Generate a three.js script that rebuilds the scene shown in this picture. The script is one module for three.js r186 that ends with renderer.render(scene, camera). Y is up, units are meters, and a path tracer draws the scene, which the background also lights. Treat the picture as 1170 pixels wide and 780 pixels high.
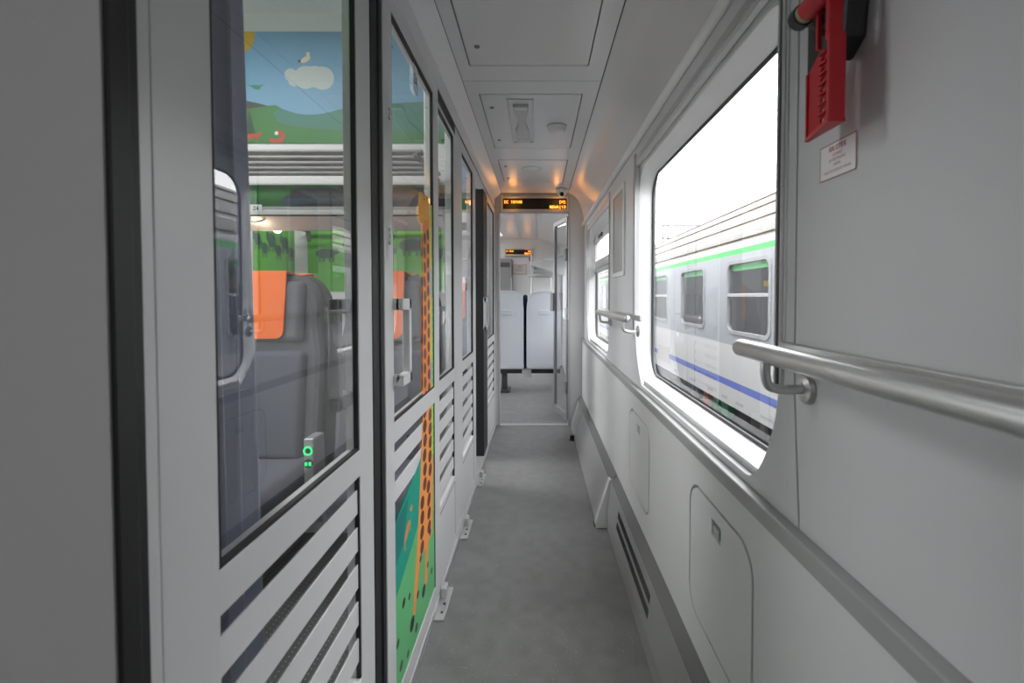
import * as THREE from 'three';
import { RoundedBoxGeometry } from 'three/addons/geometries/RoundedBoxGeometry.js';
import { RectAreaLightUniformsLib } from 'three/addons/lights/RectAreaLightUniformsLib.js';
import { mergeGeometries } from 'three/addons/utils/BufferGeometryUtils.js';

// ------------------------------------------------------------------ camera, sky, exposure
// metres; x to the right of the camera, y up from the corridor floor, d = distance ahead of the camera (z = -d)
const scene = new THREE.Scene();
const FOCAL = 520;                                              // pixels of the 1170 x 780 frame (a 16 mm lens)
const camera = new THREE.PerspectiveCamera(2 * Math.atan(390 / FOCAL) * 180 / Math.PI, 1.5, 0.05, 200);
camera.position.set(0, 1.25, 0);
camera.rotation.x = -1.49 * Math.PI / 180;
camera.setViewOffset(1170, 780, -29, 37.5, 1170, 780);          // lens shift of the corrected verticals
camera.focus = 3.0;
camera.userData.fStop = 5;
camera.updateProjectionMatrix();
scene.background = new THREE.Color().setRGB(0.97, 0.985, 1.0);  // even overcast sky
scene.backgroundIntensity = 6.2;
const renderer = new THREE.WebGLRenderer({ antialias: true });
renderer.toneMapping = THREE.LinearToneMapping;
renderer.toneMappingExposure = 1.13;
renderer.shadowMap.enabled = true;
RectAreaLightUniformsLib.init();
const LED = new THREE.Color().setRGB(1, 0.985, 0.965);
function areaLight(w, h, from, to, level) { const l = new THREE.RectAreaLight(LED, level, w, h); l.position.set(...from); l.lookAt(...to); scene.add(l); return l; }
// ceiling lamps of the two compartments, of the vestibule behind the camera and of the saloon (their fittings are built below)
const LAMPS = [[-1.55, 2.66, 1.42, 1.2, 0.3, 22], [-1.55, 2.66, 3.4, 1.2, 0.3, 20], [0.0, 2.225, -1.5, 0.45, 0.6, 10], [-0.75, 2.285, 6.3, 0.3, 3.0, 3.5]];
for (const [x, y, d, w, l, level] of LAMPS) areaLight(w, l, [x, y, -d], [x, 0, -d], level);

// ------------------------------------------------------------------ helpers
let seed = 7;
const rnd = () => { seed = (seed * 1664525 + 1013904223) >>> 0; return seed / 4294967296; };
const taken = {};
function numbered(name) {
  if (!(name in taken)) { taken[name] = 0; return name; }
  taken[name] += 1; return `${name}_${String(taken[name]).padStart(3, '0')}`;
}
function metresUV(g) {                                          // uv in metres by the way each face points
  if (g.index) g = g.toNonIndexed();
  const p = g.attributes.position, n = p.count, uv = new Float32Array(n * 2);
  const a = new THREE.Vector3(), b = new THREE.Vector3(), c = new THREE.Vector3();
  for (let i = 0; i < n; i += 3) {
    a.fromBufferAttribute(p, i); b.fromBufferAttribute(p, i + 1); c.fromBufferAttribute(p, i + 2);
    const nx = (b.y - a.y) * (c.z - a.z) - (b.z - a.z) * (c.y - a.y), ny = (b.z - a.z) * (c.x - a.x) - (b.x - a.x) * (c.z - a.z), nz = (b.x - a.x) * (c.y - a.y) - (b.y - a.y) * (c.x - a.x);
    const ax = Math.abs(nx), ay = Math.abs(ny), az = Math.abs(nz);
    [a, b, c].forEach((v, k) => {
      const [u, w] = ax >= ay && ax >= az ? [v.z, v.y] : ay >= az ? [v.x, v.z] : [v.x, v.y];
      uv[(i + k) * 2] = u; uv[(i + k) * 2 + 1] = w;
    });
  }
  g.setAttribute('uv', new THREE.BufferAttribute(uv, 2));
  return g;
}
const bx = (x0, x1, y0, y1, d0, d1, r = 0) => {
  const w = Math.abs(x1 - x0), h = Math.abs(y1 - y0), l = Math.abs(d1 - d0);
  const g = r > 0 ? new RoundedBoxGeometry(w, h, l, 2, Math.min(r, w / 2.01, h / 2.01, l / 2.01)) : new THREE.BoxGeometry(w, h, l);
  return g.translate((x0 + x1) / 2, (y0 + y1) / 2, -(d0 + d1) / 2);
};
const axes = (e1, e2, e3, o) => new THREE.Matrix4().makeBasis(new THREE.Vector3(...e1), new THREE.Vector3(...e2), new THREE.Vector3(...e3)).setPosition(...o);
function extrude(shape, depth, bevel = 0, seg = 10) {
  return new THREE.ExtrudeGeometry(shape, bevel ? { depth: depth - 2 * bevel, bevelEnabled: true, bevelThickness: bevel, bevelSize: bevel, bevelOffset: -bevel, bevelSegments: 2, curveSegments: seg } : { depth, bevelEnabled: false, curveSegments: seg });
}
const exX = (shape, x0, x1, bevel = 0, seg = 10) => extrude(shape, x1 - x0, bevel, seg).applyMatrix4(axes([0, 0, -1], [0, 1, 0], [1, 0, 0], [x0 + bevel, 0, 0]));   // shape in (d, y)
const exZ = (shape, d0, d1, bevel = 0, seg = 10) => extrude(shape, d1 - d0, bevel, seg).applyMatrix4(axes([1, 0, 0], [0, 1, 0], [0, 0, 1], [0, 0, -d1 + bevel]));   // shape in (x, y)
const exY = (shape, y0, y1, bevel = 0, seg = 10) => extrude(shape, y1 - y0, bevel, seg).applyMatrix4(axes([1, 0, 0], [0, 0, -1], [0, 1, 0], [0, y0 + bevel, 0]));   // shape in (x, d)
function rr(a0, a1, b0, b1, r = 0, out = new THREE.Shape()) {   // rounded rectangle, a number or [bl, br, tr, tl]
  const [bl, br, tr, tl] = Array.isArray(r) ? r : [r, r, r, r];
  out.moveTo(a0 + bl, b0); out.lineTo(a1 - br, b0);
  if (br) out.absarc(a1 - br, b0 + br, br, -Math.PI / 2, 0); out.lineTo(a1, b1 - tr);
  if (tr) out.absarc(a1 - tr, b1 - tr, tr, 0, Math.PI / 2); out.lineTo(a0 + tl, b1);
  if (tl) out.absarc(a0 + tl, b1 - tl, tl, Math.PI / 2, Math.PI); out.lineTo(a0, b0 + bl);
  if (bl) out.absarc(a0 + bl, b0 + bl, bl, Math.PI, Math.PI * 1.5);
  return out;
}
const hole = (a0, a1, b0, b1, r) => rr(a0, a1, b0, b1, r, new THREE.Path());
const poly = (pts) => { const s = new THREE.Shape(); pts.forEach(([a, b], i) => i ? s.lineTo(a, b) : s.moveTo(a, b)); s.closePath(); return s; };
const V = (x, y, d) => new THREE.Vector3(x, y, -d);
const tube = (pts, r, seg = 40, rad = 12, closed = false) => new THREE.TubeGeometry(new THREE.CatmullRomCurve3(pts.map((p) => V(...p)), closed, 'centripetal'), seg, r, rad, closed);
function rod(a, b, r, rad = 16, r2 = r) {
  const A = V(...a), B = V(...b), l = A.distanceTo(B);
  return new THREE.CylinderGeometry(r2, r, l, rad).applyQuaternion(new THREE.Quaternion().setFromUnitVectors(new THREE.Vector3(0, 1, 0), B.clone().sub(A).normalize())).translate((A.x + B.x) / 2, (A.y + B.y) / 2, (A.z + B.z) / 2);
}
function profileStrip(pts, d0, d1) {                            // an open profile of (x, y) swept along the corridor, smooth
  const pos = [], idx = [];
  for (const [x, y] of pts) { pos.push(x, y, -d0, x, y, -d1); }
  for (let i = 0; i < pts.length - 1; i++) { const a = i * 2; idx.push(a, a + 1, a + 2, a + 1, a + 3, a + 2); }
  const g = new THREE.BufferGeometry(); g.setAttribute('position', new THREE.Float32BufferAttribute(pos, 3));
  g.setAttribute('uv', new THREE.Float32BufferAttribute(new Float32Array(pts.length * 4), 2));
  g.setIndex(idx); g.computeVertexNormals(); return g;
}
function grid(f, nu, nv) {                                      // surface from a function of u, v in 0..1
  const pos = [], uv = [], idx = [];
  for (let j = 0; j <= nv; j++) for (let i = 0; i <= nu; i++) { const p = f(i / nu, j / nv); pos.push(p[0], p[1], -p[2]); uv.push(i / nu, j / nv); }
  for (let j = 0; j < nv; j++) for (let i = 0; i < nu; i++) { const a = j * (nu + 1) + i, b = a + nu + 1; idx.push(a, a + 1, b, a + 1, b + 1, b); }
  const g = new THREE.BufferGeometry(); g.setAttribute('position', new THREE.Float32BufferAttribute(pos, 3)); g.setAttribute('uv', new THREE.Float32BufferAttribute(uv, 2));
  g.setIndex(idx); g.computeVertexNormals(); return g;
}
function join(gs) {
  const list = (Array.isArray(gs) ? gs : [gs]).map((g) => { const h = g.index ? g.toNonIndexed() : g; for (const k of Object.keys(h.attributes)) if (!['position', 'normal', 'uv'].includes(k)) h.deleteAttribute(k); return h; });
  return list.length > 1 ? mergeGeometries(list) : list[0];
}
function mesh(name, gs, mat, parent, keepUV = false) {
  let g = join(gs); if (!keepUV) g = metresUV(g);
  const top = !parent || parent === scene;
  const m = new THREE.Mesh(g, mat); m.name = top ? numbered(name) : name;
  m.castShadow = m.receiveShadow = true;
  let o = parent; const off = new THREE.Vector3();
  while (o && o !== scene) { off.add(o.position); o = o.parent; }
  g.translate(-off.x, -off.y, -off.z);
  (parent || scene).add(m); return m;
}
function thing(name, label, category, [x, y, d] = [0, 0, 0], group) {
  const o = new THREE.Group(); o.name = numbered(name); o.position.set(x, y, -d); scene.add(o);
  o.userData = { label, category }; if (group) o.userData.group = group; return o;
}
function tag(o, label, category, group) { o.userData.label = label; o.userData.category = category; if (group) o.userData.group = group; return o; }
function setting(name, [x, y, d] = [0, 0, 0], label) { const o = new THREE.Group(); o.name = numbered(name); o.position.set(x, y, -d); scene.add(o); o.userData = { kind: 'structure' }; if (label) o.userData.label = label; return o; }
function struct(name, gs, mat, label) { const m = mesh(name, gs, mat, scene); m.userData.kind = 'structure'; if (label) m.userData.label = label; return m; }

// ------------------------------------------------------------------ textures and materials
function dataTex(n, f, srgb, rep) {
  const a = new Uint8Array(n * n * 4);
  for (let j = 0; j < n; j++) for (let i = 0; i < n; i++) { const c = f(i, j); a.set([c[0], c[1], c[2], 255], (j * n + i) * 4); }
  const t = new THREE.DataTexture(a, n, n); t.wrapS = t.wrapT = THREE.RepeatWrapping; t.magFilter = THREE.LinearFilter; t.minFilter = THREE.LinearFilter;
  if (srgb) t.colorSpace = THREE.SRGBColorSpace; t.repeat.set(...rep); t.needsUpdate = true; return t;
}
function canvas(w, h, draw, alpha) {
  const c = document.createElement('canvas'); c.width = w; c.height = h; draw(c.getContext('2d'), w, h);
  const t = new THREE.CanvasTexture(c); t.colorSpace = THREE.SRGBColorSpace; t.magFilter = THREE.LinearFilter; return t;
}
function smoothNoise(n, cells) {
  const g = Array.from({ length: cells * cells }, rnd), s = (x) => x * x * (3 - 2 * x);
  return (i, j) => { const x = i / n * cells, y = j / n * cells, a = Math.floor(x), b = Math.floor(y), u = s(x - a), v = s(y - b), q = (p, r) => g[(r % cells) * cells + (p % cells)]; return (q(a, b) * (1 - u) + q(a + 1, b) * u) * (1 - v) + (q(a, b + 1) * (1 - u) + q(a + 1, b + 1) * u) * v; };
}
const n16 = smoothNoise(512, 16), n64 = smoothNoise(512, 64), n5 = smoothNoise(512, 5);
// grey vinyl with pale flecks
const fleck = new Float32Array(512 * 512);
for (let k = 0; k < 900; k++) { const x = Math.floor(rnd() * 512), y = Math.floor(rnd() * 512), s = rnd() < 0.3 ? 2 : 1, v = rnd() < 0.7 ? 26 + rnd() * 40 : -30; for (let i = 0; i < s; i++) for (let j = 0; j < s; j++) fleck[((y + j) % 512) * 512 + (x + i) % 512] = v; }
const vinylTex = dataTex(512, (i, j) => { const v = 127 + (n16(i, j) - 0.5) * 10 + (n5(i, j) - 0.5) * 8 + (rnd() - 0.5) * 12 + fleck[j * 512 + i]; return [v, v, v * 1.005]; }, true, [1 / 0.7, 1 / 0.7]);
const wallBump = dataTex(512, (i, j) => { const v = 128 + (n64(i, j) - 0.5) * 60 + (rnd() - 0.5) * 30; return [v, v, v]; }, false, [2.2, 2.2]);
const brushTex = (() => { const rows = Array.from({ length: 512 }, () => rnd()); return dataTex(512, (i, j) => { const v = 120 + rows[j] * 70 + (rnd() - 0.5) * 30; return [v, v, v]; }, false, [0.6, 6]); })();
const fabricTex = dataTex(256, (i, j) => { const w = ((i >> 2) + (j >> 2)) % 2, dot = (i % 16 < 4 && j % 16 < 4) ? 26 : 0; const v = 80 + w * 14 + (rnd() - 0.5) * 14 + dot; return [v * 0.94, v * 0.97, v * 1.1]; }, true, [5, 5]);
const carpetTex = dataTex(256, (i, j) => { const dx = (i % 32) - 16, dy = ((j + (Math.floor(i / 32) % 2) * 16) % 32) - 16; const v = 58 + (rnd() - 0.5) * 16 + (dx * dx + dy * dy < 22 ? 70 : 0); return [v, v, v * 1.02]; }, true, [6, 6]);
const S = (o) => new THREE.MeshStandardMaterial({ side: THREE.DoubleSide, ...o });
const P = (o) => new THREE.MeshPhysicalMaterial({ side: THREE.DoubleSide, ...o });
const rgb = (r, g = r, b = r) => new THREE.Color().setRGB(r, g, b);
const M = {
  wall: S({ color: rgb(0.70, 0.705, 0.715), roughness: 0.4, bumpMap: wallBump, bumpScale: 0.0002 }),
  lower: S({ color: rgb(0.76, 0.765, 0.77), roughness: 0.38, bumpMap: wallBump, bumpScale: 0.0002 }),
  surround: S({ color: rgb(0.84, 0.845, 0.85), roughness: 0.45 }),
  ceiling: P({ color: rgb(0.76, 0.763, 0.77), roughness: 0.27, bumpMap: wallBump, bumpScale: 0.00008 }),
  shelf: S({ color: rgb(0.4, 0.405, 0.405), roughness: 0.4 }),
  frame: S({ color: rgb(0.64, 0.642, 0.65), roughness: 0.42, metalness: 0.1 }),
  rubber: S({ color: rgb(0.012, 0.012, 0.013), roughness: 0.55 }),
  dark: S({ color: rgb(0.045, 0.046, 0.048), roughness: 0.5 }),
  groove: S({ color: rgb(0.07, 0.07, 0.072), roughness: 0.7 }),
  steel: S({ color: rgb(0.66, 0.66, 0.655), roughness: 0.62, metalness: 1, roughnessMap: brushTex }),
  heater: S({ color: rgb(0.4, 0.4, 0.405), roughness: 0.34, metalness: 0.3 }),
  alu: S({ color: rgb(0.55, 0.555, 0.56), roughness: 0.38, metalness: 0.6 }),
  vinyl: S({ map: vinylTex, roughness: 0.5, bumpMap: wallBump, bumpScale: 0.0002 }),
  vinylDark: S({ color: rgb(0.16, 0.16, 0.162), roughness: 0.6 }),
  carpet: S({ map: carpetTex, roughness: 0.95 }),
  glass: P({ color: rgb(1), roughness: 0.0, transmission: 1, thickness: 0, ior: 1.5 }),
  doorGlass: P({ color: rgb(0.86, 0.87, 0.88), roughness: 0.0, transmission: 1, thickness: 0, ior: 1.85 }),
  frost: S({ color: rgb(0.62, 0.622, 0.63), roughness: 0.7 }),
  fabric: S({ map: fabricTex, roughness: 0.95 }),
  fabricPlain: S({ color: rgb(0.13, 0.133, 0.15), roughness: 0.95 }),
  orange: S({ color: rgb(0.86, 0.155, 0.006), roughness: 0.7 }),
  curtain: P({ color: rgb(0.27, 0.29, 0.37), roughness: 0.95, transmission: 0.3, thickness: 0 }),
  shell: S({ color: rgb(0.6, 0.63, 0.68), roughness: 0.4 }),
  navy: S({ color: rgb(0.02, 0.03, 0.08), roughness: 0.9 }),
  mirror: S({ color: rgb(0.85), roughness: 0.02, metalness: 1 }),
  compWall: S({ color: rgb(0.74, 0.74, 0.74), roughness: 0.6 }),
  red: S({ color: rgb(0.52, 0.006, 0.016), roughness: 0.4 }),
  black: S({ color: rgb(0.016, 0.017, 0.02), roughness: 0.42 }),
  white: S({ color: rgb(0.75), roughness: 0.5 }),
  grey: S({ color: rgb(0.22, 0.22, 0.225), roughness: 0.55 }),
  diffuser: P({ color: rgb(0.7), roughness: 0.35, transmission: 0.3, thickness: 0 }),
  slat: S({ color: rgb(0.3, 0.3, 0.305), roughness: 0.45 }),
  doorMetal: S({ color: rgb(0.3, 0.3, 0.305), roughness: 0.35, metalness: 0.6 }),
  lampGlow: S({ color: rgb(0.7), roughness: 0.5, emissive: rgb(1, 0.985, 0.965), emissiveIntensity: 0.9 }),
  extWhite: S({ color: rgb(0.56, 0.56, 0.555), roughness: 0.45 }),
  extGrey: S({ color: rgb(0.33, 0.345, 0.37), roughness: 0.45 }),
  extBlue: S({ color: rgb(0.12, 0.17, 0.5), roughness: 0.45 }),
  extGreen: S({ color: rgb(0.08, 0.5, 0.12), roughness: 0.5 }),
  extRoof: S({ color: rgb(0.24, 0.232, 0.22), roughness: 0.7 }),
  extRib: S({ color: rgb(0.2, 0.16, 0.12), roughness: 0.8 }),
  extDark: S({ color: rgb(0.06, 0.06, 0.065), roughness: 0.7 }),
  ballast: S({ color: rgb(0.2, 0.19, 0.18), roughness: 1 }),
};

// ------------------------------------------------------------------ main measures
const XL = -0.41, XR = 0.45, XLOW = 0.43, CEIL = 2.24, END = 4.4, BACK = -2.5, SALOON = 8.3, XO = -2.32;
const WIN = [{ d0: 0.84, d1: 2.10 }, { d0: 2.84, d1: 4.12 }];
const BULK = 2.43;

// ------------------------------------------------------------------ floor
struct('floor', [bx(XL - 0.03, 0.6, -0.12, 0, BACK, END), bx(XO, XL - 0.03, -0.12, 0, BACK, 0.45)], M.vinyl, 'grey vinyl corridor floor with pale flecks');
struct('floor', [bx(XO, 0.6, -0.12, -0.001, END, SALOON)], S({ map: vinylTex, color: rgb(1, 1, 1), roughness: 0.4 }), 'grey saloon floor beyond the glass door');
struct('floor', [bx(XO, XL - 0.03, -0.12, -0.001, 0.45, END)], M.carpet, 'dark compartment floor with pale dots');

// ------------------------------------------------------------------ ceiling with its hatches
{
  const c = setting('ceiling', [0, CEIL, 2], 'pale grey corridor ceiling with access panels');
  const hatches = [[-0.292, 0.2205, 0.85, 1.98], [-0.286, 0.222, 2.25, 3.06], [-0.287, 0.222, 3.32, 3.99]];
  const s = rr(-0.343, 0.292, BACK, END);
  for (const [a, b, d0, d1] of hatches) s.holes.push(hole(a, b, d0, d1, 0));
  mesh('ceiling_sheet', exY(s, CEIL, CEIL + 0.02), M.ceiling, c);
  mesh('roof', bx(XO - 0.1, 0.62, CEIL + 0.5, CEIL + 0.56, BACK, SALOON + 0.1), M.compWall, c);
  mesh('backing', [bx(XL - 0.05, 0.62, CEIL + 0.03, CEIL + 0.06, BACK, END)], M.groove, c);
  const locks = [[[-0.239, 1.825]], [[-0.238, 2.405], [-0.24, 2.9]], [[-0.241, 3.48], [-0.242, 3.82]]];
  hatches.forEach(([a, b, d0, d1], k) => {
    const h = mesh('access_panel', bx(a + 0.005, b - 0.005, CEIL - 0.001, CEIL + 0.012, d0 + 0.007, d1 - 0.007, 0.0015), M.ceiling, c);
    for (const [x, d] of locks[k]) mesh('lock', [new THREE.CylinderGeometry(0.011, 0.011, 0.005, 20).translate(x, CEIL - 0.002, -d), new THREE.BoxGeometry(0.004, 0.004, 0.016).translate(x, CEIL - 0.005, -d)], M.grey, h);
  });
  // left cove: header face, bright slanted cove; right cove: big curved panel
  mesh('cove_panel', profileStrip([[XL + 0.002, 2.1], [XL + 0.002, 2.186]], 0.47, END), M.ceiling, c);
  mesh('cove_panel', profileStrip([[XL + 0.002, 2.186], [-0.345, CEIL - 0.001]], 0.433, END), M.ceiling, c);
  mesh('cove_joint', bx(-0.347, -0.343, CEIL - 0.001, CEIL + 0.01, BACK, END), M.groove, c);
  const arc = []; for (let i = 0; i <= 14; i++) { const t = i / 14; const a = (1 - t) ** 2, b = 2 * t * (1 - t), e = t * t; arc.push([a * 0.297 + b * 0.42 + e * 0.447, a * CEIL + b * 2.215 + e * 1.955]); }
  mesh('cove_panel', profileStrip(arc, BACK, END), M.ceiling, c);
  mesh('cove_joint', bx(0.292, 0.297, CEIL + 0.002, CEIL + 0.01, BACK, END), M.groove, c);
  mesh('cove_lip', [rod([0.441, 1.944, BACK], [0.441, 1.944, END], 0.017, 24)], M.surround, c);
  for (const dj of [2.115]) mesh('sheet_joint', bx(-0.343, 0.292, CEIL - 0.0006, CEIL + 0.001, dj, dj + 0.0025), M.shelf, c);
}
{
  const t = thing('emergency_light', 'recessed emergency light with an hourglass lens in the ceiling panel', 'lamp', [-0.087, CEIL, 2.62]);
  mesh('frame', [bx(-0.155, -0.019, CEIL - 0.006, CEIL - 0.001, 2.3, 2.315, 0.002), bx(-0.155, -0.019, CEIL - 0.006, CEIL - 0.001, 2.935, 2.95, 0.002), bx(-0.155, -0.147, CEIL - 0.006, CEIL - 0.001, 2.3, 2.95, 0.002), bx(-0.027, -0.019, CEIL - 0.006, CEIL - 0.001, 2.3, 2.95, 0.002)], M.frame, t);
  const s = new THREE.Shape(); s.moveTo(-0.127, 2.36); s.lineTo(-0.047, 2.36); s.lineTo(-0.047, 2.42); s.bezierCurveTo(-0.07, 2.52, -0.07, 2.6, -0.05, 2.7); s.lineTo(-0.047, 2.9); s.lineTo(-0.127, 2.9); s.lineTo(-0.127, 2.7); s.bezierCurveTo(-0.1, 2.6, -0.1, 2.5, -0.127, 2.42); s.closePath();
  mesh('lens', exY(s, CEIL - 0.018, CEIL - 0.003, 0.003), M.diffuser, t);
  mesh('bracket', [bx(-0.12, -0.054, CEIL - 0.02, CEIL - 0.001, 2.37, 2.395, 0.002)], M.white, t);
  mesh('bracket', bx(-0.12, -0.054, CEIL - 0.02, CEIL - 0.001, 2.84, 2.87, 0.002), M.white, t);
}
{
  const t = thing('smoke_detector', 'round white smoke detector proud of the ceiling panel', 'detector', [0.113, CEIL, 2.67]);
  mesh('base', new THREE.LatheGeometry([[0, 0], [0.058, 0], [0.058, -0.01], [0.05, -0.014]].map((p) => new THREE.Vector2(...p)), 40).translate(0.113, CEIL - 0.001, -2.67), M.ceiling, t);
  mesh('cap', new THREE.LatheGeometry([[0.05, -0.013], [0.048, -0.028], [0.04, -0.034], [0, -0.036]].map((p) => new THREE.Vector2(...p)), 40).translate(0.113, CEIL - 0.001, -2.67), M.ceiling, t);
  const u = thing('ceiling_loudspeaker', 'flat round loudspeaker grille flush in the ceiling before the display', 'speaker', [-0.048, CEIL, 3.55]);
  mesh('rim', new THREE.TorusGeometry(0.07, 0.004, 8, 48).rotateX(Math.PI / 2).translate(-0.048, CEIL - 0.002, -3.55), M.ceiling, u);
  mesh('grille', new THREE.LatheGeometry([[0.068, 0], [0.05, -0.004], [0, -0.006]].map((p) => new THREE.Vector2(...p)), 40).translate(-0.048, CEIL - 0.001, -3.55), M.ceiling, u);
}

// ------------------------------------------------------------------ right wall: lower panels, shelf, upper panels
{
  const w = setting('wall_right', [0.5, 0, 1], 'grey corridor side wall with shelf and access hatches');
  const hs = [[0.89, 1.27], [1.73, 2.11]];
  const s = rr(BACK, END - 0.02, 0.02, 0.815);
  for (const [a, b] of hs) s.holes.push(hole(a, b, 0.385, 0.745, 0.07));
  mesh('lower_panel', exX(s, XLOW, XLOW + 0.02), M.lower, w);
  mesh('backing', bx(XLOW + 0.021, XLOW + 0.04, 0, 0.81, BACK, END - 0.02), M.groove, w);
  for (const [a, b] of hs) {
    const hShape = rr(a + 0.008, b - 0.008, 0.393, 0.737, 0.062), m = (a + b) / 2;
    hShape.holes.push(hole(m - 0.028, m + 0.028, 0.665, 0.705, 0.003));
    const h = mesh('hatch', exX(hShape, XLOW - 0.001, XLOW + 0.018, 0.002), M.lower, w);
    mesh('latch', [bx(XLOW + 0.012, XLOW + 0.018, 0.663, 0.707, m - 0.03, m + 0.03), bx(XLOW + 0.001, XLOW + 0.014, 0.668, 0.69, m - 0.01, m + 0.024, 0.003)], M.alu, h);
  }
  mesh('shelf', [bx(XLOW - 0.003, 0.56, 0.815, 0.85, BACK, END - 0.02, 0.004)], M.shelf, w);
  // upper panels with window cut-outs
  const cut = (W) => { const p = new THREE.Path(), a = W.d0 + 0.005, b = W.d1 - 0.01; p.moveTo(a + 0.13, 0.868); p.lineTo(b - 0.13, 0.868); p.bezierCurveTo(b - 0.09, 0.9, b, 1.0, b, 1.1); p.lineTo(b, 1.845); p.lineTo(a, 1.845); p.lineTo(a, 1.1); p.bezierCurveTo(a, 1.0, a + 0.07, 0.868, a + 0.13, 0.868); return p; };
  const near = new THREE.Shape(); near.moveTo(BACK, 0.85); near.lineTo(0.772, 0.85); near.bezierCurveTo(0.777, 0.95, 0.792, 1.05, 0.793, 1.16); near.lineTo(0.793, 1.95); near.lineTo(BACK, 1.95); near.closePath();
  mesh('upper_panel', exX(near, XR, XR + 0.016, 0.0015), M.wall, w);
  const far = new THREE.Shape(); far.moveTo(0.776, 0.85); far.lineTo(END - 0.02, 0.85); far.lineTo(END - 0.02, 1.95); far.lineTo(0.797, 1.95); far.lineTo(0.797, 1.16); far.bezierCurveTo(0.796, 1.05, 0.781, 0.95, 0.776, 0.85); far.closePath(); far.holes.push(cut(WIN[0]), cut(WIN[1]));
  mesh('upper_panel', exX(far, XR, XR + 0.016, 0.0015), M.wall, w);
  mesh('seam', bx(XR + 0.009, XR + 0.012, 0.85, 1.95, 0.76, 0.81), M.groove, w);
  mesh('edge_strip', bx(XR - 0.003, XR + 0.002, 1.12, 1.93, 0.822, 0.8435, 0.001), M.wall, w);
  const back = rr(BACK, END, 0.85, 1.97); for (const W of WIN) back.holes.push(hole(W.d0 - 0.005, W.d1 + 0.0, 0.885, 1.825, 0.105));
  mesh('recess_plate', exX(back, 0.468, 0.472), M.wall, w);
  const shell = rr(BACK, SALOON + 0.1, -1.0, CEIL + 0.5); for (const W of [...WIN, { d0: 5.0, d1: 6.3 }, { d0: 6.9, d1: 8.1 }]) shell.holes.push(hole(W.d0 - 0.035, W.d1 + 0.035, 0.86, 1.835, 0.13));
  mesh('outer_shell', exX(shell, 0.536, 0.552), M.grey, w);
  // raised notice frame between the windows
  const f = rr(2.34, 2.69, 1.36, 1.84, 0.004); f.holes.push(hole(2.365, 2.665, 1.385, 1.815, 0.003));
  const nf = mesh('notice_frame', exX(f, XR - 0.009, XR - 0.0002, 0.002), M.surround, w);
  mesh('notice_plate', bx(XR - 0.004, XR - 0.0005, 1.384, 1.816, 2.364, 2.666), M.shelf, nf);
}
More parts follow.
